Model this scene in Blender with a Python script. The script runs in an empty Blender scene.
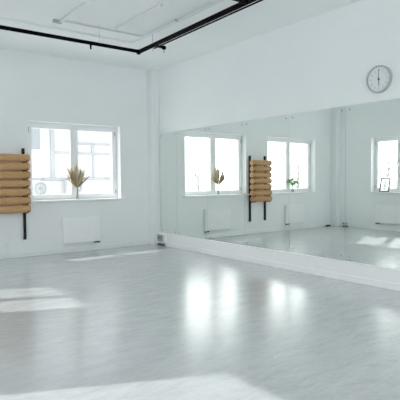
import bpy, bmesh, math, random
from mathutils import Vector, Matrix
random.seed(7)
COL = bpy.context.scene.collection
PI = math.pi

# ------------------------------------------------------------------ dimensions (metres)
W = 5.776            # room width: mirror wall at x=0, left wall at x=-W
ZC = 3.463           # ceiling height
YF = -10.4           # wall behind the camera
TH = 0.40            # outer wall thickness
FS, FT = 0.55, 3.05       # tall windows added behind the camera to balance the light
ZS, ZT = 0.935, 2.328   # window opening
SUN = Vector((1.0, -0.46, -0.76)).normalized()   # direction the sunlight travels

# ------------------------------------------------------------------ materials
def new_mat(name):
    m = bpy.data.materials.new(name); m.use_nodes = True
    nt = m.node_tree
    b = nt.nodes['Principled BSDF']
    return m, nt, b

def pmat(name, col, rough=0.6, metal=0.0, spec=0.5, var=0.0, scale=6.0, bump=0.0, bscale=60.0, stretch=(1, 1, 1)):
    m, nt, b = new_mat(name)
    b.inputs['Roughness'].default_value = rough
    b.inputs['Metallic'].default_value = metal
    b.inputs['Specular IOR Level'].default_value = spec
    tc = nt.nodes.new('ShaderNodeTexCoord')
    mp = nt.nodes.new('ShaderNodeMapping'); mp.inputs['Scale'].default_value = stretch
    nt.links.new(tc.outputs['Object'], mp.inputs['Vector'])
    nz = nt.nodes.new('ShaderNodeTexNoise'); nz.inputs['Scale'].default_value = scale
    nz.inputs['Detail'].default_value = 4
    nt.links.new(mp.outputs['Vector'], nz.inputs['Vector'])
    rp = nt.nodes.new('ShaderNodeValToRGB')
    c = Vector(col[:3])
    rp.color_ramp.elements[0].position = 0.3; rp.color_ramp.elements[1].position = 0.7
    lo = c * (1 - var); hi = c * (1 + var)
    rp.color_ramp.elements[0].color = (*lo, 1)
    rp.color_ramp.elements[1].color = (min(hi.x, 1), min(hi.y, 1), min(hi.z, 1), 1)
    nt.links.new(nz.outputs['Fac'], rp.inputs['Fac'])
    nt.links.new(rp.outputs['Color'], b.inputs['Base Color'])
    if bump > 0:
        n2 = nt.nodes.new('ShaderNodeTexNoise'); n2.inputs['Scale'].default_value = bscale
        n2.inputs['Detail'].default_value = 3
        nt.links.new(tc.outputs['Object'], n2.inputs['Vector'])
        bp = nt.nodes.new('ShaderNodeBump'); bp.inputs['Strength'].default_value = bump
        bp.inputs['Distance'].default_value = 0.01
        nt.links.new(n2.outputs['Fac'], bp.inputs['Height'])
        nt.links.new(bp.outputs['Normal'], b.inputs['Normal'])
    return m

M = {}
M['wall'] = pmat('wall_paint', (0.89, 0.915, 0.915), 0.75, spec=0.3, var=0.012, scale=1.5, bump=0.03, bscale=120)
M['ceiling'] = pmat('ceiling_paint', (0.89, 0.915, 0.915), 0.85, spec=0.2, var=0.012, scale=1.2)
M['white'] = pmat('white_plastic', (0.90, 0.92, 0.92), 0.35, var=0.01)
M['reveal'] = pmat('lit_reveal', (0.95, 0.955, 0.955), 0.5, var=0.005)  # whiter than the wall: window light on the reveals put into the colour
M['sill'] = pmat('sill_laminate', (0.93, 0.94, 0.94), 0.3, var=0.01)
M['trim'] = pmat('white_trim', (0.85, 0.885, 0.885), 0.5, var=0.01)
M['plinth'] = pmat('plinth_paint', (0.955, 0.96, 0.965), 0.4, var=0.012, scale=3)
M['enamel'] = pmat('radiator_enamel', (0.95, 0.96, 0.955), 0.3, var=0.008)
M['black'] = pmat('black_steel', (0.006, 0.006, 0.007), 0.45, spec=0.25, var=0.2, scale=20)
M['rig'] = pmat('black_pipe_paint', (0.0025, 0.002, 0.002), 0.6, spec=0.05, var=0.2, scale=15)
M['cork'] = pmat('cork_roll', (0.56, 0.32, 0.14), 0.75, spec=0.2, var=0.10, scale=40, bump=0.08, bscale=200)
M['corkdark'] = pmat('cork_roll_seam', (0.20, 0.11, 0.055), 0.8, var=0.1, scale=40)
M['chrome'] = pmat('chrome', (0.55, 0.58, 0.57), 0.25, metal=1.0, var=0.02)
M['grey'] = pmat('grey_plastic', (0.22, 0.24, 0.245), 0.5, var=0.06, scale=20)
M['midgrey'] = pmat('mid_grey_plastic', (0.42, 0.45, 0.455), 0.5, var=0.04, scale=20)
M['dark'] = pmat('dark_plastic', (0.05, 0.055, 0.055), 0.5, var=0.1, scale=20)
M['fixture'] = pmat('lamp_housing', (0.70, 0.735, 0.735), 0.5, var=0.01)
M['conduit'] = pmat('conduit_plastic', (0.74, 0.775, 0.77), 0.5, var=0.01)
M['clockrim'] = pmat('clock_rim', (0.42, 0.45, 0.46), 0.35, var=0.03)
M['clockface'] = pmat('clock_face', (0.80, 0.835, 0.85), 0.6, var=0.01)
M['clockmark'] = pmat('clock_print', (0.42, 0.45, 0.46), 0.6, var=0.02)
M['paper'] = pmat('paper', (0.93, 0.94, 0.94), 0.7, var=0.01)
def sheer_paper():
    m, nt, b = new_mat('sheer_paper')
    b.inputs['Base Color'].default_value = (0.93, 0.94, 0.94, 1); b.inputs['Roughness'].default_value = 0.8
    tr = nt.nodes.new('ShaderNodeBsdfTranslucent'); nz = nt.nodes.new('ShaderNodeTexNoise'); nz.inputs['Scale'].default_value = 8
    rp = nt.nodes.new('ShaderNodeValToRGB'); rp.color_ramp.elements[0].color = (0.86, 0.88, 0.88, 1); rp.color_ramp.elements[1].color = (0.95, 0.96, 0.96, 1)
    nt.links.new(nz.outputs['Fac'], rp.inputs['Fac']); nt.links.new(rp.outputs['Color'], tr.inputs['Color'])
    mx = nt.nodes.new('ShaderNodeMixShader'); mx.inputs[0].default_value = 0.65
    nt.links.new(b.outputs[0], mx.inputs[1]); nt.links.new(tr.outputs[0], mx.inputs[2])
    nt.links.new(mx.outputs[0], nt.nodes['Material Output'].inputs['Surface'])
    return m
M['paper'] = sheer_paper()
M['print'] = pmat('pale_print', (0.52, 0.55, 0.56), 0.7, var=0.25, scale=30)
M['frame'] = pmat('dark_frame_wood', (0.012, 0.012, 0.013), 0.4, var=0.2, scale=30)
M['dried'] = pmat('dried_grass', (0.60, 0.50, 0.32), 0.8, spec=0.2, var=0.25, scale=18)
M['dried2'] = pmat('dried_grass_dark', (0.36, 0.28, 0.145), 0.8, spec=0.2, var=0.25, scale=18)
M['leaf'] = pmat('green_leaf', (0.20, 0.42, 0.15), 0.5, var=0.2, scale=25)
M['stem'] = pmat('green_stem', (0.20, 0.34, 0.14), 0.5, var=0.15, scale=25)
M['snow'] = pmat('snowy_ground', (0.86, 0.88, 0.90), 0.8, var=0.03, scale=0.4)
M['facade'] = pmat('white_facade', (0.42, 0.43, 0.435), 0.7, var=0.02, scale=0.6)
M['facadegrey'] = pmat('grey_facade', (0.19, 0.215, 0.225), 0.7, var=0.03, scale=0.6)
M['facadeline'] = pmat('facade_frame', (0.25, 0.265, 0.27), 0.6, var=0.02)
M['facadeglass'] = pmat('facade_glass', (0.33, 0.345, 0.35), 0.35, var=0.03, scale=0.5)
M['acgrey'] = pmat('ac_fan_grey', (0.19, 0.205, 0.21), 0.6, var=0.02)
M['bark'] = pmat('pale_bark', (0.26, 0.265, 0.26), 0.9, var=0.15, scale=6)
M['twig'] = pmat('hazy_twigs', (0.30, 0.31, 0.31), 0.9, var=0.15, scale=3)  # haze and glare outside are put into the pale tree colours

# floor: pale grey marbled sheet flooring, streaks run along x
def floor_mat():
    m, nt, b = new_mat('marbled_grey_floor')
    N = nt.nodes.new; L = nt.links.new
    tc = N('ShaderNodeTexCoord')
    def noise(sc, scale, detail, rough=0.6, dist=0.0):
        mp = N('ShaderNodeMapping'); mp.inputs['Scale'].default_value = sc
        L(tc.outputs['Object'], mp.inputs['Vector'])
        n = N('ShaderNodeTexNoise'); n.inputs['Scale'].default_value = scale
        n.inputs['Detail'].default_value = detail; n.inputs['Roughness'].default_value = rough
        n.inputs['Distortion'].default_value = dist
        L(mp.outputs['Vector'], n.inputs['Vector']); return n
    a = noise((1.0, 3.6, 1), 3.2, 5, 0.65, 0.6)
    c = noise((1.0, 2.2, 1), 14, 3, 0.6, 0.3)
    d = noise((1, 1, 1), 0.5, 2)
    mx = N('ShaderNodeMix'); mx.data_type = 'FLOAT'; mx.inputs[0].default_value = 0.35
    L(a.outputs['Fac'], mx.inputs[2]); L(c.outputs['Fac'], mx.inputs[3])
    rp = N('ShaderNodeValToRGB')
    e = rp.color_ramp.elements
    e[0].position = 0.34; e[0].color = (0.45, 0.467, 0.473, 1)
    e[1].position = 0.66; e[1].color = (0.59, 0.605, 0.612, 1)
    mid = e.new(0.5); mid.color = (0.525, 0.542, 0.548, 1)
    L(mx.outputs[0], rp.inputs['Fac'])
    L(rp.outputs['Color'], b.inputs['Base Color'])
    mr = N('ShaderNodeMapRange'); mr.inputs['To Min'].default_value = 0.23; mr.inputs['To Max'].default_value = 0.29
    L(d.outputs['Fac'], mr.inputs['Value']); L(mr.outputs['Result'], b.inputs['Roughness'])
    b.inputs['Specular IOR Level'].default_value = 0.8
    b.inputs['Coat Weight'].default_value = 0.5; b.inputs['Coat Roughness'].default_value = 0.18
    bp = N('ShaderNodeBump'); bp.inputs['Strength'].default_value = 0.03; bp.inputs['Distance'].default_value = 0.004
    L(c.outputs['Fac'], bp.inputs['Height']); L(bp.outputs['Normal'], b.inputs['Normal'])
    return m
M['floor'] = floor_mat()

def mirror_mat():
    m = bpy.data.materials.new('mirror_glass'); m.use_nodes = True
    nt = m.node_tree; nt.nodes.clear()
    o = nt.nodes.new('ShaderNodeOutputMaterial'); g = nt.nodes.new('ShaderNodeBsdfGlossy')
    g.inputs['Roughness'].default_value = 0.0
    nz = nt.nodes.new('ShaderNodeTexNoise'); nz.inputs['Scale'].default_value = 0.7
    rp = nt.nodes.new('ShaderNodeValToRGB')
    rp.color_ramp.elements[0].color = (0.885, 0.93, 0.895, 1); rp.color_ramp.elements[1].color = (0.90, 0.94, 0.91, 1)
    nt.links.new(nz.outputs['Fac'], rp.inputs['Fac']); nt.links.new(rp.outputs['Color'], g.inputs['Color'])
    nt.links.new(g.outputs['BSDF'], o.inputs['Surface'])
    return m
M['mirror'] = mirror_mat()

def glass_mat(name, tint, refl):
    m = bpy.data.materials.new(name); m.use_nodes = True
    nt = m.node_tree; nt.nodes.clear()
    o = nt.nodes.new('ShaderNodeOutputMaterial')
    t = nt.nodes.new('ShaderNodeBsdfTransparent'); g = nt.nodes.new('ShaderNodeBsdfGlossy')
    g.inputs['Roughness'].default_value = 0.02; t.inputs['Color'].default_value = (*tint, 1)
    lw = nt.nodes.new('ShaderNodeLayerWeight'); lw.inputs['Blend'].default_value = 0.5
    pw = nt.nodes.new('ShaderNodeMath'); pw.operation = 'POWER'; pw.inputs[1].default_value = 4.0
    f = nt.nodes.new('ShaderNodeMapRange'); f.inputs['To Min'].default_value = refl; f.inputs['To Max'].default_value = 0.6
    nt.links.new(lw.outputs['Facing'], pw.inputs[0]); nt.links.new(pw.outputs[0], f.inputs['Value'])
    mx = nt.nodes.new('ShaderNodeMixShader')
    nt.links.new(f.outputs['Result'], mx.inputs[0]); nt.links.new(t.outputs[0], mx.inputs[1]); nt.links.new(g.outputs[0], mx.inputs[2])
    nt.links.new(mx.outputs[0], o.inputs['Surface'])
    return m
M['pane'] = glass_mat('window_glass', (0.97, 0.98, 0.98), 0.02)
M['vase'] = glass_mat('vase_glass', (0.88, 0.92, 0.92), 0.06)

# ------------------------------------------------------------------ mesh helpers
class MB:
    def __init__(self): self.bm = bmesh.new()
    def box(self, x0, x1, y0, y1, z0, z1, bev=0.0, mi=0, rot=None):
        b = bmesh.new()
        bmesh.ops.create_cube(b, size=1.0)
        for v in b.verts:
            v.co = Vector(((x0 + x1) / 2 + v.co.x * (x1 - x0), (y0 + y1) / 2 + v.co.y * (y1 - y0), (z0 + z1) / 2 + v.co.z * (z1 - z0)))
        if bev: bmesh.ops.bevel(b, geom=list(b.edges), offset=bev, segments=2, affect='EDGES', profile=0.5)
        if rot is not None: bmesh.ops.transform(b, matrix=rot, verts=b.verts)
        return self._merge(b, mi)
    def _merge(self, b, mi=0, smooth=False):
        for f in b.faces: f.material_index = mi; f.smooth = smooth
        me = bpy.data.meshes.new('tmp'); b.to_mesh(me); b.free()
        self.bm.from_mesh(me); bpy.data.meshes.remove(me)
        return self
    def tube(self, pts, r, n=12, mi=0, caps=True):
        pts = [Vector(p) for p in pts]
        rs = r if isinstance(r, (list, tuple)) else [r] * len(pts)
        b = bmesh.new(); rings = []
        up = None
        for i, p in enumerate(pts):
            if i == 0: t = pts[1] - p
            elif i == len(pts) - 1: t = p - pts[i - 1]
            else: t = (pts[i + 1] - p).normalized() + (p - pts[i - 1]).normalized()
            t.normalize()
            if up is None:
                up = Vector((0, 0, 1)) if abs(t.z) < 0.9 else Vector((1, 0, 0))
            s = t.cross(up).normalized(); up = s.cross(t).normalized()
            rings.append([b.verts.new(p + (s * math.cos(2 * PI * k / n) + up * math.sin(2 * PI * k / n)) * rs[i]) for k in range(n)])
        for a, c in zip(rings, rings[1:]):
            for k in range(n):
                b.faces.new((a[k], a[(k + 1) % n], c[(k + 1) % n], c[k]))
        if caps:
            b.faces.new(rings[0][::-1]); b.faces.new(rings[-1])
        bmesh.ops.recalc_face_normals(b, faces=b.faces)
        return self._merge(b, mi, True)
    def lathe(self, prof, n=28, mi=0, mat=None, smooth=True):
        b = bmesh.new(); rings = []
        for r, z in prof:
            if r < 1e-6: rings.append([b.verts.new((0, 0, z))])
            else: rings.append([b.verts.new((r * math.cos(2 * PI * k / n), r * math.sin(2 * PI * k / n), z)) for k in range(n)])
        for a, c in zip(rings, rings[1:]):
            for k in range(n):
                k2 = (k + 1) % n
                if len(a) == 1 and len(c) == 1: continue
                if len(a) == 1: b.faces.new((a[0], c[k2], c[k]))
                elif len(c) == 1: b.faces.new((a[k], a[k2], c[0]))
                else: b.faces.new((a[k], a[k2], c[k2], c[k]))
        bmesh.ops.recalc_face_normals(b, faces=b.faces)
        if mat is not None: bmesh.ops.transform(b, matrix=mat, verts=b.verts)
        return self._merge(b, mi, smooth)
    def ribbon(self, pts, widths, side, mi=0):
        b = bmesh.new(); pr = None
        side = Vector(side)
        for p, w in zip(pts, widths):
            p = Vector(p)
            c = (b.verts.new(p - side * w), b.verts.new(p + side * w))
            if pr: b.faces.new((pr[0], pr[1], c[1], c[0]))
            pr = c
        return self._merge(b, mi, True)
    def build(self, name, mats, parent=None, loc=(0, 0, 0)):
        me = bpy.data.meshes.new(name); self.bm.to_mesh(me); self.bm.free()
        if not isinstance(mats, (list, tuple)): mats = [mats]
        for m in mats: me.materials.append(m)
        o = bpy.data.objects.new(name, me); COL.objects.link(o)
        o.location = loc
        if parent: o.parent = parent
        if len(me.polygons) and any(p.use_smooth for p in me.polygons):
            me.set_sharp_from_angle(angle=math.radians(40))
        return o

def empty(name, loc, rz=0.0):
    o = bpy.data.objects.new(name, None); COL.objects.link(o)
    o.empty_display_size = 0.1
    o.location = loc; o.rotation_euler = (0, 0, rz); return o
def tag(o, label, cat, group=None, kind=None):
    o['label'] = label; o['category'] = cat
    if group: o['group'] = group
    if kind: o['kind'] = kind
    return o
def struct(o):
    o['kind'] = 'structure'; return o
def copy_tree(o, parent=None):
    c = o.copy(); COL.objects.link(c); c.parent = parent
    for ch in list(o.children): copy_tree(ch, c)
    return c

# ------------------------------------------------------------------ room shell
struct(MB().box(-W - TH, 0.2, YF - TH, TH, -0.2, 0.0).build('floor', M['floor']))
struct(MB().box(-W - TH, 0.2, YF - TH, TH, ZC, ZC + 0.2).build('ceiling', M['ceiling']))
struct(MB().box(0.012, 0.2, YF - TH, TH, 0, ZC).build('wall_right', M['wall']))

def holed_wall(u0, u1, holes, horiz):
    """wall slab in local coords: u along, v outward 0..TH, z up; holes = [(ua, ub)]"""
    mb = MB()
    def b(ua, ub, z0, z1):
        if ub - ua < 1e-4: return
        if horiz == 'A': mb.box(ua, ub, 0, TH, z0, z1)
        elif horiz == 'F': mb.box(ua, ub, YF - TH, YF, z0, z1)
        else: mb.box(-W - TH, -W, ua, ub, z0, z1)
    zs, zt = (FS, FT) if horiz == 'F' else (ZS, ZT)
    b(u0, u1, 0, zs); b(u0, u1, zt, ZC)
    cur = u0
    for ua, ub in sorted(holes):
        b(cur, ua, zs, zt); cur = ub
    b(cur, u1, zs, zt)
    return mb
WA = [(-2.515, -0.758), (-4.978, -3.220)]            # windows in the back wall (x ranges)
WD = [(-2.56, -1.145), (-5.90, -4.485), (-9.25, -7.835)]   # windows in the left wall (y ranges)
struct(holed_wall(-W, 0.0, WA, 'A').build('wall_back', M['wall']))
WF = [(-5.50, -3.10), (-2.70, -0.30)]                # unseen windows added behind the camera for more light (x ranges)
struct(holed_wall(-W, 0.0, WF, 'F').build('wall_front', M['wall']))
struct(holed_wall(YF - TH, TH, WD, 'D').build('wall_left', M['wall']))

# boxed columns in the two back corners
struct(MB().box(-0.155, 0.011, -0.2, 0, 0, ZC, 0.006).build('trim_1', M['wall']))
struct(MB().box(-W, -W + 0.155, -0.2, 0, 0, ZC, 0.006).build('trim_2', M['wall']))

# baseboards
struct(MB().box(-W + 0.155, -0.155, -0.014, 0, 0, 0.075, 0.004).build('baseboard_back', M['trim']))
struct(MB().box(-W, -W + 0.014, YF, -0.2, 0, 0.075, 0.004).build('baseboard_left', M['trim']))
# plinth under the mirrors with a brighter skirting strip at its foot
pl = struct(MB().box(-0.030, 0.011, YF, -0.2, 0.0, 0.244, 0.003).build('trim_3', M['plinth']))
struct(MB().box(-0.042, -0.030, YF, -0.5, 0.0, 0.080, 0.004).build('baseboard_right', M['plinth']))

# ------------------------------------------------------------------ windows
def make_window(name, width, loc, rz, h=ZT - ZS):
    w2 = width / 2
    v0, v1 = 0.150, 0.220
    f = 0.050
    fr = MB()
    fr.box(-w2, -w2 + f, v0, v1, 0.0, h, 0.004).box(w2 - f, w2, v0, v1, 0.0, h, 0.004)
    fr.box(-w2 + f, w2 - f, v0, v1, h - f, h, 0.004).box(-w2 + f, w2 - f, v0, v1, 0.0, f, 0.004)
    root = fr.build(name, M['white'], None, loc); root.rotation_euler = (0, 0, rz); struct(root)
    s = 0.070
    e = 0.006
    lin = MB()
    for sg in (-1, 1): lin.box(sg * w2 - e if sg > 0 else -w2, w2 if sg > 0 else -w2 + e, 0.0, v0, 0.018, h, 0.001)
    lin.box(-w2 + e, w2 - e, 0.0, v0, h - e, h, 0.001)
    lin.build('lit_reveal_skin', M['reveal'], root)  # thin skin added to brighten the reveals as the window light does
    for sg in (-1, 1):
        a, b = (-w2 + f - 0.012, 0.0) if sg < 0 else (0.0, w2 - f + 0.012)
        z0, z1 = f - 0.010, h - f + 0.010
        sv0, sv1 = v0 - 0.014, v0 + 0.045
        m = MB()
        m.box(a, a + s, sv0, sv1, z0, z1, 0.006).box(b - s, b, sv0, sv1, z0, z1, 0.006)
        m.box(a + s, b - s, sv0, sv1, z1 - s, z1, 0.006).box(a + s, b - s, sv0, sv1, z0, z0 + s, 0.006)
        sash = m.build('sash', M['white'], root)
        MB().box(a + s - 0.008, b - s + 0.008, v0 + 0.012, v0 + 0.018, z0 + s - 0.008, z1 - s + 0.008).build('pane', M['pane'], sash)
        ex = a + 0.014 if sg < 0 else b - 0.014
        for hz in (z0 + 0.10, z1 - 0.10):
            MB().tube([(ex, sv0 - 0.009, hz - 0.045), (ex, sv0 - 0.009, hz + 0.045)], 0.010, 10).build('hinge', M['midgrey'], sash)
    # handle on the meeting stile
    hd = MB().box(0.018, 0.042, v0 - 0.024, v0 - 0.013, h * 0.47, h * 0.47 + 0.07, 0.004)
    hd.box(0.020, 0.040, v0 - 0.058, v0 - 0.040, h * 0.47 - 0.075, h * 0.47 + 0.035, 0.006)
    hd.tube([(0.03, v0 - 0.02, h * 0.47 + 0.025), (0.03, v0 - 0.05, h * 0.47 + 0.025)], 0.008, 10)
    hd.build('window_handle', M['white'], root)
    MB().box(-w2 - 0.055, w2 + 0.055, -0.065, 0.0, -0.012, 0.018, 0.006).box(-w2, w2, -0.001, v0 + 0.01, -0.012, 0.018).build('window_sill', M['sill'], root)
    return root
n = 1
for (a, b) in WA:
    make_window('window_%d' % n, b - a, ((a + b) / 2, 0, ZS), 0); n += 1
for (a, b) in WD:
    make_window('window_%d' % n, b - a, (-W, (a + b) / 2, ZS), PI / 2); n += 1
for (a, b) in WF:  # the added pair that lights the room from behind
    make_window('window_%d' % n, b - a, ((a + b) / 2, YF, FS), PI, FT - FS); n += 1

# unseen slab added above the back-wall windows to block the direct sun
struct(MB().box(-W - TH, 0.2, TH, TH + 0.43, 2.40, 2.54, 0.01).build('sun_blocker', M['facade']))

# ------------------------------------------------------------------ mirrors
joints = [-0.215, -0.795, -1.740, -2.681, -3.625, -4.571, -5.516, -6.46, -7.40]
names = ['narrow mirror panel next to the corner column', 'second mirror panel from the corner column',
         'third mirror panel from the corner column', 'fourth mirror panel from the corner column',
         'fifth mirror panel from the corner column', 'sixth mirror panel from the corner column, below the round clock',
         'seventh mirror panel from the corner column, beyond the clock', 'eighth mirror panel from the corner column']
for i in range(len(joints) - 1):
    ya, yb = joints[i] - (0.0015 if i else 0), joints[i + 1] + 0.0015
    cy = (ya + yb) / 2
    p = empty('mirror_panel', (0.0115, cy, 0.246))
    tag(p, 'tall frameless ' + names[i], 'mirror', 'mirror panels along the right wall')
    hw = (ya - yb) / 2
    MB().box(-0.010, -0.002, -hw, hw, 0.0, 1.965).build('mirror_sheet', M['mirror'], p)
    for sy in (-1, 1):
        for z in (0.05, 1.915):
            rot = Matrix.Translation((-0.0102, sy * (hw - 0.058), z)) @ Matrix.Rotation(-PI / 2, 4, 'Y')
            MB().lathe([(0, 0), (0.011, 0), (0.011, 0.004), (0.007, 0.007), (0, 0.008)], 14, mat=rot).build('mirror_clip', M['chrome'], p)

# ------------------------------------------------------------------ clock
ck = empty('wall_clock', (0.011, -5.042, 2.465)); tag(ck, 'round white wall clock with a grey rim above the mirrors', 'clock')
R = Matrix.Rotation(-PI / 2, 4, 'Y')     # +z of a lathe -> -x (into the room)
MB().lathe([(0.135, 0.001), (0.160, 0.001), (0.163, 0.02), (0.158, 0.040), (0.150, 0.042), (0.144, 0.036), (0.142, 0.024), (0.135, 0.022)], 64, mat=R).build('rim', M['clockrim'], ck)
MB().lathe([(0, 0.001), (0.143, 0.001), (0.143, 0.024), (0, 0.024)], 64, mat=R).build('dial', M['clockface'], ck)
# on the wall, seen from the room, "right" is -y
def hand(ang, ln, wd, x, nm):
    m = MB(); rot = Matrix.Rotation(ang, 4, 'X')
    m.box(x - 0.003, x, -wd, wd, -0.03, ln, 0.001, rot=rot)
    return m.build(nm, M['grey'], ck)
hand(0.0, 0.120, 0.0042, -0.030, 'minute_hand')
hand(PI + math.radians(-2), 0.078, 0.006, -0.026, 'hour_hand')
MB().lathe([(0, 0.024), (0.011, 0.024), (0.010, 0.036), (0, 0.037)], 18, mat=R).build('hub', M['dark'], ck)
ticks = MB()
for k in range(60):
    a = 2 * PI * k / 60
    rot = Matrix.Rotation(a, 4, 'X')
    wd = 0.0022 if k % 5 == 0 else 0.0010
    ticks.box(-0.0256, -0.0238, -wd, wd, 0.125 if k % 5 else 0.122, 0.135, rot=rot)
ticks.build('minute_marks', M['clockmark'], ck)
for k in range(1, 13):
    a = 2 * PI * k / 12
    cu = bpy.data.curves.new('numeral', 'FONT'); cu.body = str(k); cu.size = 0.036
    cu.align_x = 'CENTER'; cu.align_y = 'CENTER'; cu.extrude = 0.0004
    to = bpy.data.objects.new('numeral_curve', cu); COL.objects.link(to)
    me = bpy.data.meshes.new_from_object(to.evaluated_get(bpy.context.evaluated_depsgraph_get()))
    bpy.data.objects.remove(to)
    o = bpy.data.objects.new('numeral', me); COL.objects.link(o); me.materials.append(M['clockmark'])
    o.parent = ck
    o.location = (-0.0250, -math.sin(a) * 0.105, math.cos(a) * 0.105)
    o.rotation_euler = (PI / 2, 0, -PI / 2)

# ------------------------------------------------------------------ radiators
def make_radiator(width, loc, rz, label, valve=1):
    r = empty('radiator', loc, rz); tag(r, label, 'radiator', 'white radiators under the windows')
    w2 = width / 2; z0, z1 = 0.0, 0.472
    m = MB()
    m.box(-w2, w2, -0.082, -0.050, z0 + 0.006, z1 - 0.012, 0.006)
    nrib = int(width / 0.045)
    for k in range(nrib):
        x = -w2 + (k + 0.5) * width / nrib
        m.box(x - 0.013, x + 0.013, -0.0855, -0.078, z0 + 0.03, z1 - 0.035, 0.003)
    m.box(-w2, w2, -0.036, -0.018, z0 + 0.006, z1 - 0.012, 0.004)
    m.build('heating_panel', M['enamel'], r)
    g = MB().box(-w2, w2, -0.087, -0.081, z1 - 0.012, z1 + 0.004, 0.002).box(-w2, w2, -0.020, -0.014, z1 - 0.012, z1 + 0.004, 0.002)
    ng = int(width / 0.02)
    for k in range(ng + 1):
        x = -w2 + 0.002 + k * (width - 0.004) / ng
        g.box(x - 0.002, x + 0.002, -0.082, -0.018, z1 - 0.010, z1 + 0.002)
    g.build('top_grille', M['enamel'], r)
    for s in (-1, 1):
        MB().box(s * (w2 + 0.001) - 0.004, s * (w2 + 0.001) + 0.004, -0.087, -0.012, z0, z1 + 0.004, 0.003).build('side_cover', M['enamel'], r)
        MB().box(s * w2 * 0.65 - 0.02, s * w2 * 0.65 + 0.02, -0.018, 0.0, z0 + 0.08, z1 - 0.05, 0.003).build('wall_bracket', M['white'], r)
    v = MB()
    vx = valve * (w2 - 0.055)
    v.tube([(vx - 0.04, -0.05, -0.012), (vx + 0.045, -0.05, -0.012)], 0.015, 12)
    v.tube([(vx + 0.045, -0.05, -0.012), (vx + 0.075, -0.05, -0.012)], [0.022, 0.018], 12)
    v.tube([(vx - 0.025, -0.05, -0.02), (vx - 0.025, -0.05, 0.012)], 0.009, 10)
    v.tube([(vx + 0.022, -0.05, -0.02), (vx + 0.022, -0.05, 0.012)], 0.009, 10)
    v.build('valve', M['dark'], r)
    for dx in (-0.025, 0.022):
        pp = MB().tube([(vx + dx, -0.05, -0.022), (vx + dx, -0.05, -0.045), (vx + dx, -0.035, -0.055), (vx + dx, 0.0, -0.055)], 0.008, 10)
        pp.build('supply_pipe', M['white'], r)
    return r
make_radiator(0.690, (-1.604, 0, 0.165), 0, 'white panel radiator below the window with the dried grass bouquet')
make_radiator(0.665, (-4.160, 0, 0.172), 0, 'white panel radiator below the window with the green plant')
make_radiator(1.00, (-W + 0.004, -1.850, 0.172), PI / 2, 'long white panel radiator below the window with the picture frame')

# ------------------------------------------------------------------ wall rack and cork rolls
ZR = [1.677 - 0.1412 * k for k in range(7)]
XB = (-2.607, -3.100)
rk = empty('wall_rack', (-2.853, 0, 0.30)); tag(rk, 'black steel two-rail wall rack holding a column of tan rolls', 'rack')
for xb in XB:
    dx = xb + 2.853
    rail = MB().box(dx - 0.021, dx + 0.021, -0.045, -0.002, 0.0, 1.545, 0.004).build('rail', M['black'], rk)
    for z in ZR:
        zz = z - 0.30 - 0.068
        a = MB()
        a.tube([(dx, -0.040, zz + 0.02), (dx, -0.09, zz - 0.004), (dx, -0.15, zz - 0.008), (dx, -0.200, zz - 0.002), (dx, -0.228, zz + 0.030)], 0.0075, 10)
        a.box(dx - 0.020, dx + 0.020, -0.060, -0.040, zz - 0.02, zz + 0.05, 0.004)
        a.build('support_arm', M['black'], rk)
    for z in (0.10, 1.50):
        rot = Matrix.Translation((dx, -0.045, z)) @ Matrix.Rotation(PI / 2, 4, 'X')
        MB().lathe([(0, 0), (0.009, 0), (0.007, 0.004), (0, 0.005)], 12, mat=rot).build('screw', M['dark'], rail)

def make_roll():
    L2 = 0.312; r = 0.0635
    rot = Matrix.Rotation(PI / 2, 4, 'Y')
    m = MB()
    m.lathe([(0, -L2 + 0.004), (0.050, -L2), (0.058, -L2 + 0.003), (r, -L2 + 0.014), (r, 0), (r, L2 - 0.014), (0.058, L2 - 0.003), (0.050, L2), (0, L2 - 0.004)], 40, mat=rot)
    o = m.build('exercise_roll', M['cork'])
    # spiral of the rolled-up sheet, visible on both ends, and the free edge
    s = MB()
    for sg in (-1, 1):
        pts = []
        for k in range(70):
            a = k * 0.28; rr = 0.006 + 0.050 * k / 69
            pts.append((sg * (L2 - 0.0028), math.cos(a) * rr, math.sin(a) * rr))
        s.tube(pts, 0.0014, 5)
    s.box(-L2 + 0.016, L2 - 0.016, -0.004, 0.004, -r - 0.0008, -r + 0.004, 0.001)
    s.build('spiral_seam', M['corkdark'], o)
    return o
ordn = ['topmost of the seven rolls on the black wall rack', 'second roll from the top of the black wall rack',
        'third roll from the top of the black wall rack', 'middle, fourth of seven on the black wall rack',
        'third roll from the bottom of the black wall rack', 'second roll from the bottom of the black wall rack',
        'lowest of the seven rolls on the black wall rack']
r0 = make_roll()
for k, z in enumerate(ZR):
    o = r0 if k == 0 else copy_tree(r0)
    o.location = (-2.856 + random.uniform(-0.006, 0.006), -0.145, z)
    tag(o, 'tan cork exercise roll, ' + ordn[k], 'exercise roll', 'tan rolls on the wall rack')

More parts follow.
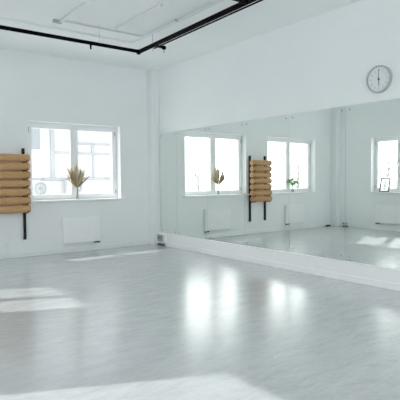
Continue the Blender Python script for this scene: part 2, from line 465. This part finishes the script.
# ------------------------------------------------------------------ things on the sills
def glass_vase(loc, h, r0, r1, label):
    prof = [(0, 0.0), (r0, 0.0), (r0, 0.01), (r0 * 0.95, h * 0.3), (r1 * 0.95, h * 0.75), (r1, h), (r1 - 0.003, h), (r1 * 0.95 - 0.003, h * 0.75), (r0 * 0.95 - 0.003, h * 0.3), (r0 - 0.004, 0.012), (0, 0.012)]
    o = MB().lathe(prof, 28).build('vase', M['vase'], None, loc)
    tag(o, label, 'vase'); return o
ZSL = ZS + 0.018
glass_vase((-1.650, -0.015, ZSL), 0.185, 0.030, 0.026, 'slim clear glass vase holding the dried grass on the window sill')
bq = empty('dried_grass_bouquet', (-1.650, -0.015, ZSL + 0.014)); tag(bq, 'fan of dried beige grass ears in a glass vase on the sill', 'dried flowers')
for k in range(44):
    az = random.uniform(0, 2 * PI)
    lean = math.radians(random.uniform(0, 24)) if k % 3 else math.radians(random.uniform(20, 46))
    lx = math.sin(lean) * math.cos(az); ly = math.sin(lean) * math.sin(az) * 0.6
    ln = random.uniform(0.33, 0.47) * (1.0 if lean < 0.42 else 0.72)
    p0 = Vector((random.uniform(-.010, .010), random.uniform(-.010, .010), 0.0)); p1 = Vector((p0.x * .5 + lx * .006, p0.y * .5 + ly * .006, 0.180))
    d = Vector((lx, ly, math.cos(lean))).normalized()
    pts = [p0, p1] + [p1 + d * ln * q + Vector((lx, ly, -0.12)) * 0.08 * q * q for q in (0.15, 0.35, 0.6, 0.8, 1.0)]
    m = MB()
    m.tube(pts[:4], [0.0020] * 4, 5)
    rad = random.uniform(0.011, 0.017)
    m.tube(pts[2:], [0.003, rad * .8, rad, rad * 0.7, 0.001], 7, mi=0)
    for j in range(8):      # bristles of the ear
        q = random.uniform(0.25, 0.95)
        base = p1 + d * ln * q
        sd = Vector((random.uniform(-1, 1), random.uniform(-1, 1), random.uniform(0.6, 1.6))).normalized()
        m.tube([base, base + (d * 0.8 + sd * 0.5) * random.uniform(0.03, 0.07)], [0.0028, 0.0006], 4)
    m.build('stalk', M['dried'] if k % 3 else M['dried2'], bq)

glass_vase((-4.150, 0.035, ZSL), 0.150, 0.040, 0.034, 'clear glass vase holding a green plant on the window sill')
gp = empty('green_plant', (-4.150, 0.035, ZSL + 0.014)); tag(gp, 'small leafy green cutting in a glass vase on the sill', 'plant')
for k in range(8):
    az = k * 0.785 + 0.3
    tip = Vector((math.cos(az) * random.uniform(0.05, 0.11), math.sin(az) * 0.06, random.uniform(0.25, 0.33)))
    st = [Vector((math.cos(az) * -.012, math.sin(az) * -.012, 0)), Vector((math.cos(az) * .008, math.sin(az) * .008, 0.14)), tip * 0.75 + Vector((0, 0, 0.06)), tip]
    so = MB().tube(st, [0.004, 0.004, 0.0035, 0.002], 6).build('stem', M['stem'], gp)
    for j in range(4):
        a2 = az + (j - 1.5) * 1.3
        d = Vector((math.cos(a2), math.sin(a2) * 0.8, 0.35 - 0.1 * j)).normalized()
        s = (d.cross(Vector((0, -1, 0.3)))).normalized()
        base = tip - Vector((0, 0, 0.025 * j))
        L = random.uniform(0.075, 0.11)
        pts = [base + d * L * q - Vector((0, 0, 0.25 * L * q * q)) for q in (0, .2, .45, .7, .9, 1)]
        MB().ribbon(pts, [0.003, 0.022, 0.034, 0.027, 0.012, 0.0005], s).build('leaf', M['leaf'], so)

# picture frame leaning on the left-wall sill
pf = empty('picture_frame', (-W - 0.018, -1.500, ZSL), PI / 2 + 0.05)
tag(pf, 'small black picture frame leaning on the left window sill, seen in the mirror', 'picture frame')
lean = Matrix.Rotation(math.radians(-13), 4, 'X')
m = MB(); a, b, hh = 0.140, 0.108, 0.36
for bx in ((-a, -b, 0, hh), (b, a, 0, hh), (-b, b, 0, 0.026), (-b, b, hh - 0.026, hh)):
    m.box(bx[0], bx[1], 0.0, 0.018, bx[2], bx[3], 0.002, rot=lean)
m.build('frame', M['frame'], pf)
m = MB(); bb = bmesh.new()
bb.faces.new([bb.verts.new(lean @ Vector(c)) for c in ((-b - 0.004, 0.009, 0.022), (b + 0.004, 0.009, 0.022), (b + 0.004, 0.009, hh - 0.022), (-b - 0.004, 0.009, hh - 0.022))])
m._merge(bb).build('picture_sheet', M['paper'], pf)
m = MB()
for (x0, x1, z0, z1) in ((-0.05, 0.035, 0.235, 0.262), (-0.035, 0.05, 0.205, 0.222), (-0.045, 0.045, 0.135, 0.190), (-0.03, 0.04, 0.085, 0.118), (-0.05, 0.02, 0.055, 0.068)):
    m.box(x0, x1, 0.0052, 0.0062, z0, z1, rot=lean)
m.build('print', M['print'], pf)

# ------------------------------------------------------------------ sockets by the floor
def socket_box(loc, rz, label, wd=0.29, hz=0.175):
    s = empty('socket_box', loc, rz); tag(s, label, 'socket')
    # local: front faces -y, back at y=0
    MB().box(-wd / 2, wd / 2, -0.050, 0.0, 0.055, 0.055 + hz, 0.012).build('housing', M['white'], s)
    MB().box(-wd / 2 + 0.02, wd / 2 - 0.07, -0.056, -0.049, 0.085, 0.055 + hz - 0.016, 0.004).build('outlet_plate', M['midgrey'], s)
    for dx in (-0.045, 0.03):
        rot = Matrix.Translation((dx - 0.025, -0.0565, 0.055 + hz * 0.55)) @ Matrix.Rotation(PI / 2, 4, 'X')
        MB().lathe([(0, 0), (0.024, 0), (0.026, 0.004), (0.026, -0.002), (0, -0.002)], 20, mat=rot).build('outlet', M['grey'], s)
    MB().box(-wd / 2, wd / 2 - 0.08, -0.040, 0.0, 0.0, 0.030, 0.004).build('foot', M['dark'], s)  # dark strip standing in for the shadow gap under the housing
    return s
socket_box((-0.031, -0.352, 0.005), -PI / 2, 'white socket box with grey outlets at the foot of the corner column')
socket_box((-W, -0.36, 0.0), PI / 2, 'low white socket box by the far left corner, seen in the mirror', 0.24, 0.06)
cb = empty('cable_box', (-5.47, -0.014, 0.0)); tag(cb, 'small dark box on the floor near the far corner, seen in the mirror', 'cable box')
MB().box(-0.07, 0.07, -0.07, 0.0, 0.0, 0.045, 0.006).build('housing', M['dark'], cb)
MB().tube([(0.07, -0.03, 0.02), (0.12, -0.02, 0.012), (0.20, -0.012, 0.008)], 0.006, 8).build('cable', M['grey'], cb)

# ------------------------------------------------------------------ black pipe frame below the ceiling
zp = 3.20; yA = -2.03; xB = -1.495; yC = -4.46
rg = empty('ceiling_pipe_frame', (xB, yA, zp)); tag(rg, 'black steel pipe frame hung below the ceiling along two walls', 'pipe frame')
def P(x, y, z): return (x - xB, y - yA, z - zp)
MB().tube([P(-5.5, yA, zp), P(xB - 0.01, yA, zp)], 0.026, 16).build('pipe', M['rig'], rg)
MB().tube([P(xB, yA + 0.03, zp), P(xB - 0.25, -9.6, zp)], 0.031, 18).build('pipe', M['rig'], rg)
MB().tube([P(-5.5, yC, zp), P(xB - 0.085, yC, zp)], 0.027, 16).build('pipe', M['rig'], rg)
MB().tube([P(xB + 0.032, yA - 0.36, zp - 0.026), P(xB + 0.042 - 0.25, -9.6, zp - 0.030)], 0.010, 12).build('side_rail', M['rig'], rg)
rot = Matrix.Translation(P(xB, yA + 0.03, zp)) @ Matrix.Rotation(-PI / 2, 4, 'X')
MB().lathe([(0, 0.012), (0.036, 0.010), (0.039, 0), (0.039, -0.02), (0.031, -0.025)], 20, mat=rot).build('end_cap', M['rig'], rg)
b = MB().tube([P(xB - 0.02, yA - 0.39, zp + 0.012), P(xB + 0.175, yA - 0.39, zp + 0.002)], 0.020, 12)
b.tube([P(xB + 0.16, yA - 0.39, zp + 0.002), P(xB + 0.20, yA - 0.39, zp + 0.0)], 0.028, 12)
b.build('bracket_arm', M['rig'], rg)
MB().tube([P(xB + 0.18, yA - 0.39, zp + 0.05), P(xB + 0.18, yA - 0.39, zp - 0.07)], 0.0045, 8).build('bracket_pin', M['rig'], rg)
MB().tube([P(xB - 0.01, yA - 0.39, zp - 0.08), P(xB - 0.01, yA - 0.39, zp + 0.16)], 0.0045, 8).build('bracket_pin', M['midgrey'], rg)
MB().tube([P(-2.27, yA, zp - 0.02), P(-2.27, yA, zp - 0.085)], [0.016, 0.011], 10).build('drop_stub', M['rig'], rg)
for x, y in ((-2.14, yA), (-4.2, yA), (xB - 0.138, -6.2), (xB - 0.237, -9.2), (-3.2, yC), (-5.2, yC)):
    MB().tube([P(x, y, zp), P(x, y, ZC - 0.002)], 0.005, 8).build('hanger_rod', M['conduit'], rg)

# pale ceiling details: duct that follows the pipe frame, conduit, two slim lamps
d = MB()
d.box(-5.6, -1.20, -1.60, -1.42, ZC - 0.035, ZC, 0.004); d.box(-1.38, -1.20, -9.8, -1.60, ZC - 0.035, ZC, 0.004)
struct(d.build('trim_5', M['ceiling']))
cd = MB()
cd.tube([(-2.62, -1.96, ZC - 0.014), (-1.45, -1.96, ZC - 0.014), (-1.42, -1.99, ZC - 0.014), (-1.42, -9.6, ZC - 0.014)], 0.012, 10)
c_o = cd.build('cable_conduit', M['conduit']); tag(c_o, 'thin pale cable conduit turning a corner on the ceiling', 'conduit')
for y in (-2.9, -4.0, -5.2):
    MB().box(-1.445, -1.395, y - 0.015, y + 0.015, ZC - 0.03, ZC - 0.003, 0.004).build('conduit_clip', M['midgrey'], c_o)
def slim_lamp(x, y0, y1, label, w=0.05):
    l = empty('ceiling_lamp', (x, (y0 + y1) / 2, ZC)); tag(l, label, 'lamp', 'slim ceiling lamps')
    h = (y0 - y1) / 2
    MB().box(-w / 2, w / 2, -h, h, -0.026, 0, 0.006).build('housing', M['fixture'], l)
    MB().box(-w / 2 + 0.008, w / 2 - 0.008, -h + 0.03, h - 0.03, -0.032, -0.024, 0.003).build('diffuser', M['ceiling'], l)
    for s in (-1, 1):
        MB().box(-w / 2 - 0.004, w / 2 + 0.004, s * h - 0.02, s * h + 0.02, -0.034, 0, 0.005).build('end_cap', M['conduit'], l)
    return l
l1 = slim_lamp(-2.66, -1.93, -3.60, 'slim white ceiling lamp on the left with a grey connector at its end', 0.035)
MB().box(-0.10, 0.02, 0.825, 0.86, -0.045, 0, 0.008).build('connector', M['midgrey'], l1)
slim_lamp(-1.90, -2.10, -3.25, 'slim white ceiling lamp nearer to the black pipe corner', 0.042)

# ------------------------------------------------------------------ outside
struct(MB().box(-60, 40, -40, 60, -4.2, -4.0).build('ground', M['snow']))
YB = 9.0
bd = empty('apartment_building', (3.0, YB, -4.0)); tag(bd, 'pale overexposed building outside the back window', 'building')
MB().box(-2.2, 7.0, 0, 6, 0, 12).build('wall', M['facade'], bd)
def fline(x0, x1, z0, z1, nm='facade_frame', mt='facadeline', y=-0.06):
    MB().box(x0 - 3.0, x1 - 3.0, y, 0.01, z0 + 4.0, z1 + 4.0, 0.01).build(nm, M[mt], bd)
fline(-0.2, 10.0, 1.30, 1.40, 'balcony_slab')
fline(1.15, 1.31, 1.40, 4.2)
fline(1.31, 3.9, 2.29, 2.36)
fline(2.12, 2.20, 1.40, 4.2)
fline(2.79, 2.86, 1.40, 2.29)
fline(2.74, 2.88, 2.36, 2.70)
fline(3.70, 3.80, 1.40, 4.2)
fline(2.20, 3.70, 2.66, 2.72)
fline(2.20, 3.70, 2.72, 4.2, 'upper_glazing', 'facadeglass', -0.03)
fline(0.95, 1.0, 0.5, 1.30); fline(2.42, 2.47, 0.3, 1.30)
MB().box(-4.2, -2.27, -0.20, 0.0, 6.40, 9.0, 0.02).build('grey_wing', M['facadegrey'], bd)
def ac_unit(x, z, label):
    a = empty('air_conditioner', (x, YB - 0.02, z)); tag(a, label, 'air conditioner', 'outdoor air conditioner units')
    MB().box(-0.36, 0.36, -0.36, -0.08, -0.27, 0.27, 0.02).build('housing', M['facadeglass'], a)
    rot = Matrix.Translation((-0.02, -0.36, 0.0)) @ Matrix.Rotation(PI / 2, 4, 'X')
    MB().lathe([(0.17, 0), (0.22, 0), (0.22, 0.02), (0.17, 0.02)], 28, mat=rot).lathe([(0, 0), (0.06, 0), (0.06, 0.02), (0, 0.02)], 18, mat=rot).build('fan_guard', M['acgrey'], a)
    g = MB()
    for k in range(8):
        t = k * PI / 4
        g.tube([(-0.02 + 0.05 * math.cos(t), -0.37, 0.05 * math.sin(t)), (-0.02 + 0.19 * math.cos(t), -0.37, 0.19 * math.sin(t))], 0.010, 6)
    g.build('fan_blades', M['acgrey'], a)
ac_unit(1.98, 1.04, 'air conditioner with round fan guard on the building outside, beside the bouquet')
ac_unit(0.66, 1.02, 'air conditioner at the left end of the building outside, beside the rolls')

def tree(x, y, h, label):
    t = empty('bare_tree', (x, y, -4.0)); tag(t, label, 'tree', 'pale trees outside')
    MB().tube([(0, 0, 0), (0.05, 0, h * 0.4), (0, 0.05, h * 0.75), (0.03, 0, h)], [0.16, 0.12, 0.07, 0.02], 8).build('trunk', M['bark'], t)
    c = MB()
    for k in range(46):
        z0 = random.uniform(0.35, 0.95) * h; a = random.uniform(0, 2 * PI)
        L = (1.05 - z0 / h) * h * random.uniform(0.35, 0.6) + 0.25
        p = Vector((0, 0, z0)); d = Vector((math.cos(a), math.sin(a), 0.7))
        q = p + d * L
        c.tube([p, p + d * L * 0.5 + Vector((0, 0, .05)), q], [0.035, 0.022, 0.006], 5)
        for j in range(5):
            b0 = p + d * L * random.uniform(0.3, 0.95)
            e = Vector((random.uniform(-1, 1), random.uniform(-1, 1), random.uniform(0.2, 1))) * L * 0.35
            c.tube([b0, b0 + e], [0.014, 0.004], 4)
    c.build('crown', M['twig'], t)
tree(-28.3, 21.0, 7.3, 'pale bare tree outside, seen in the mirrored window with the green plant')
tree(-33.5, 15.3, 7.2, 'pale bare tree outside, seen in the mirrored window with the picture frame')
tree(-20.0, 25.0, 6.4, 'pale bare tree outside, seen in the mirrored window with the dried grass')

# ------------------------------------------------------------------ light
sd = bpy.data.lights.new('sun', 'SUN'); sd.energy = 3.6; sd.angle = math.radians(1.0); sd.color = (1.0, 0.985, 0.96)
so = bpy.data.objects.new('sun', sd); COL.objects.link(so)
so.rotation_euler = SUN.to_track_quat('-Z', 'Y').to_euler(); so.location = (-8, 4, 8)

# sunlight glinting off glazing across the street: a narrow beam through the first back window
gd = bpy.data.lights.new('glazing_glint', 'SPOT'); gd.energy = 9000; gd.spot_size = math.radians(9.0); gd.spot_blend = 0.3
gd.shadow_soft_size = 0.06
go = bpy.data.objects.new('glazing_glint', gd); COL.objects.link(go)
gdir = Vector((0.37, -1.0, -1.35)).normalized()
go.location = Vector((-1.62, 0.0, 1.10)) - gdir * 13.0
go.rotation_euler = gdir.to_track_quat('-Z', 'Y').to_euler()

wd = bpy.data.worlds.new('sky'); bpy.context.scene.world = wd; wd.use_nodes = True
nt = wd.node_tree; nt.nodes.clear()
N = nt.nodes.new; L = nt.links.new
out = N('ShaderNodeOutputWorld'); bg = N('ShaderNodeBackground')
tc = N('ShaderNodeTexCoord'); dt = N('ShaderNodeVectorMath'); dt.operation = 'DOT_PRODUCT'
back = -SUN; back = Vector((back.x, back.y, 0.10)).normalized()
dt.inputs[1].default_value = back
L(tc.outputs['Generated'], dt.inputs[0])
rp = N('ShaderNodeMapRange'); rp.interpolation_type = 'SMOOTHSTEP'
rp.inputs['From Min'].default_value = 0.25; rp.inputs['From Max'].default_value = 0.80
rp.inputs['To Min'].default_value = 2.9; rp.inputs['To Max'].default_value = 5.3
L(dt.outputs['Value'], rp.inputs['Value'])
nz = N('ShaderNodeTexNoise'); nz.inputs['Scale'].default_value = 2.2; nz.inputs['Detail'].default_value = 4
L(tc.outputs['Generated'], nz.inputs['Vector'])
cr = N('ShaderNodeValToRGB')
cr.color_ramp.elements[0].position = 0.35; cr.color_ramp.elements[0].color = (0.93, 0.97, 1.0, 1)
cr.color_ramp.elements[1].position = 0.65; cr.color_ramp.elements[1].color = (1.0, 1.0, 1.0, 1)
L(nz.outputs['Fac'], cr.inputs['Fac']); L(cr.outputs['Color'], bg.inputs['Color'])
L(rp.outputs['Result'], bg.inputs['Strength']); L(bg.outputs['Background'], out.inputs['Surface'])

# window portals guide the sky light into the room
def portal(loc, rz, w, h):
    l = bpy.data.lights.new('window_portal', 'AREA'); l.shape = 'RECTANGLE'; l.size = w; l.size_y = h
    l.cycles.is_portal = True
    o = bpy.data.objects.new('window_portal', l); COL.objects.link(o)
    o.location = loc; o.rotation_euler = (-PI / 2, 0, rz)
for a, b in WA: portal(((a + b) / 2, 0.30, (ZS + ZT) / 2), 0, b - a, ZT - ZS)
for a, b in WD: portal((-W - 0.30, (a + b) / 2, (ZS + ZT) / 2), PI / 2, b - a, ZT - ZS)
for a, b in WF: portal(((a + b) / 2, YF - 0.30, (FS + FT) / 2), PI, b - a, FT - FS)

# ------------------------------------------------------------------ camera
f, pitch, yaw, roll = 481.91, -0.0428, 0.6494, -0.0074
cam = bpy.data.cameras.new('camera'); cam.sensor_width = 36; cam.lens = 36 * f / 400.0
cam.clip_start = 0.05; cam.clip_end = 300
co = bpy.data.objects.new('camera', cam); COL.objects.link(co)
cy, sy = math.cos(yaw), math.sin(yaw)
fw = Vector((sy, cy, 0)); rt = Vector((cy, -sy, 0)); up = Vector((0, 0, 1))
f2 = fw * math.cos(pitch) + up * math.sin(pitch); u2 = up * math.cos(pitch) - fw * math.sin(pitch)
r3 = rt * math.cos(roll) + u2 * math.sin(roll); u3 = u2 * math.cos(roll) - rt * math.sin(roll)
mt = Matrix((r3, u3, -f2)).transposed().to_4x4(); mt.translation = Vector((-5.171, -8.331, 1.3))
co.matrix_world = mt
bpy.context.scene.camera = co

sc = bpy.context.scene
sc.view_settings.view_transform = 'Standard'
sc.view_settings.exposure = 0.04
sc.view_settings.gamma = 1.12
sc.cycles.max_bounces = 14; sc.cycles.diffuse_bounces = 8; sc.cycles.glossy_bounces = 8; sc.cycles.transparent_max_bounces = 16
sc.cycles.use_denoising = True
sc.cycles.sample_clamp_indirect = 8.0
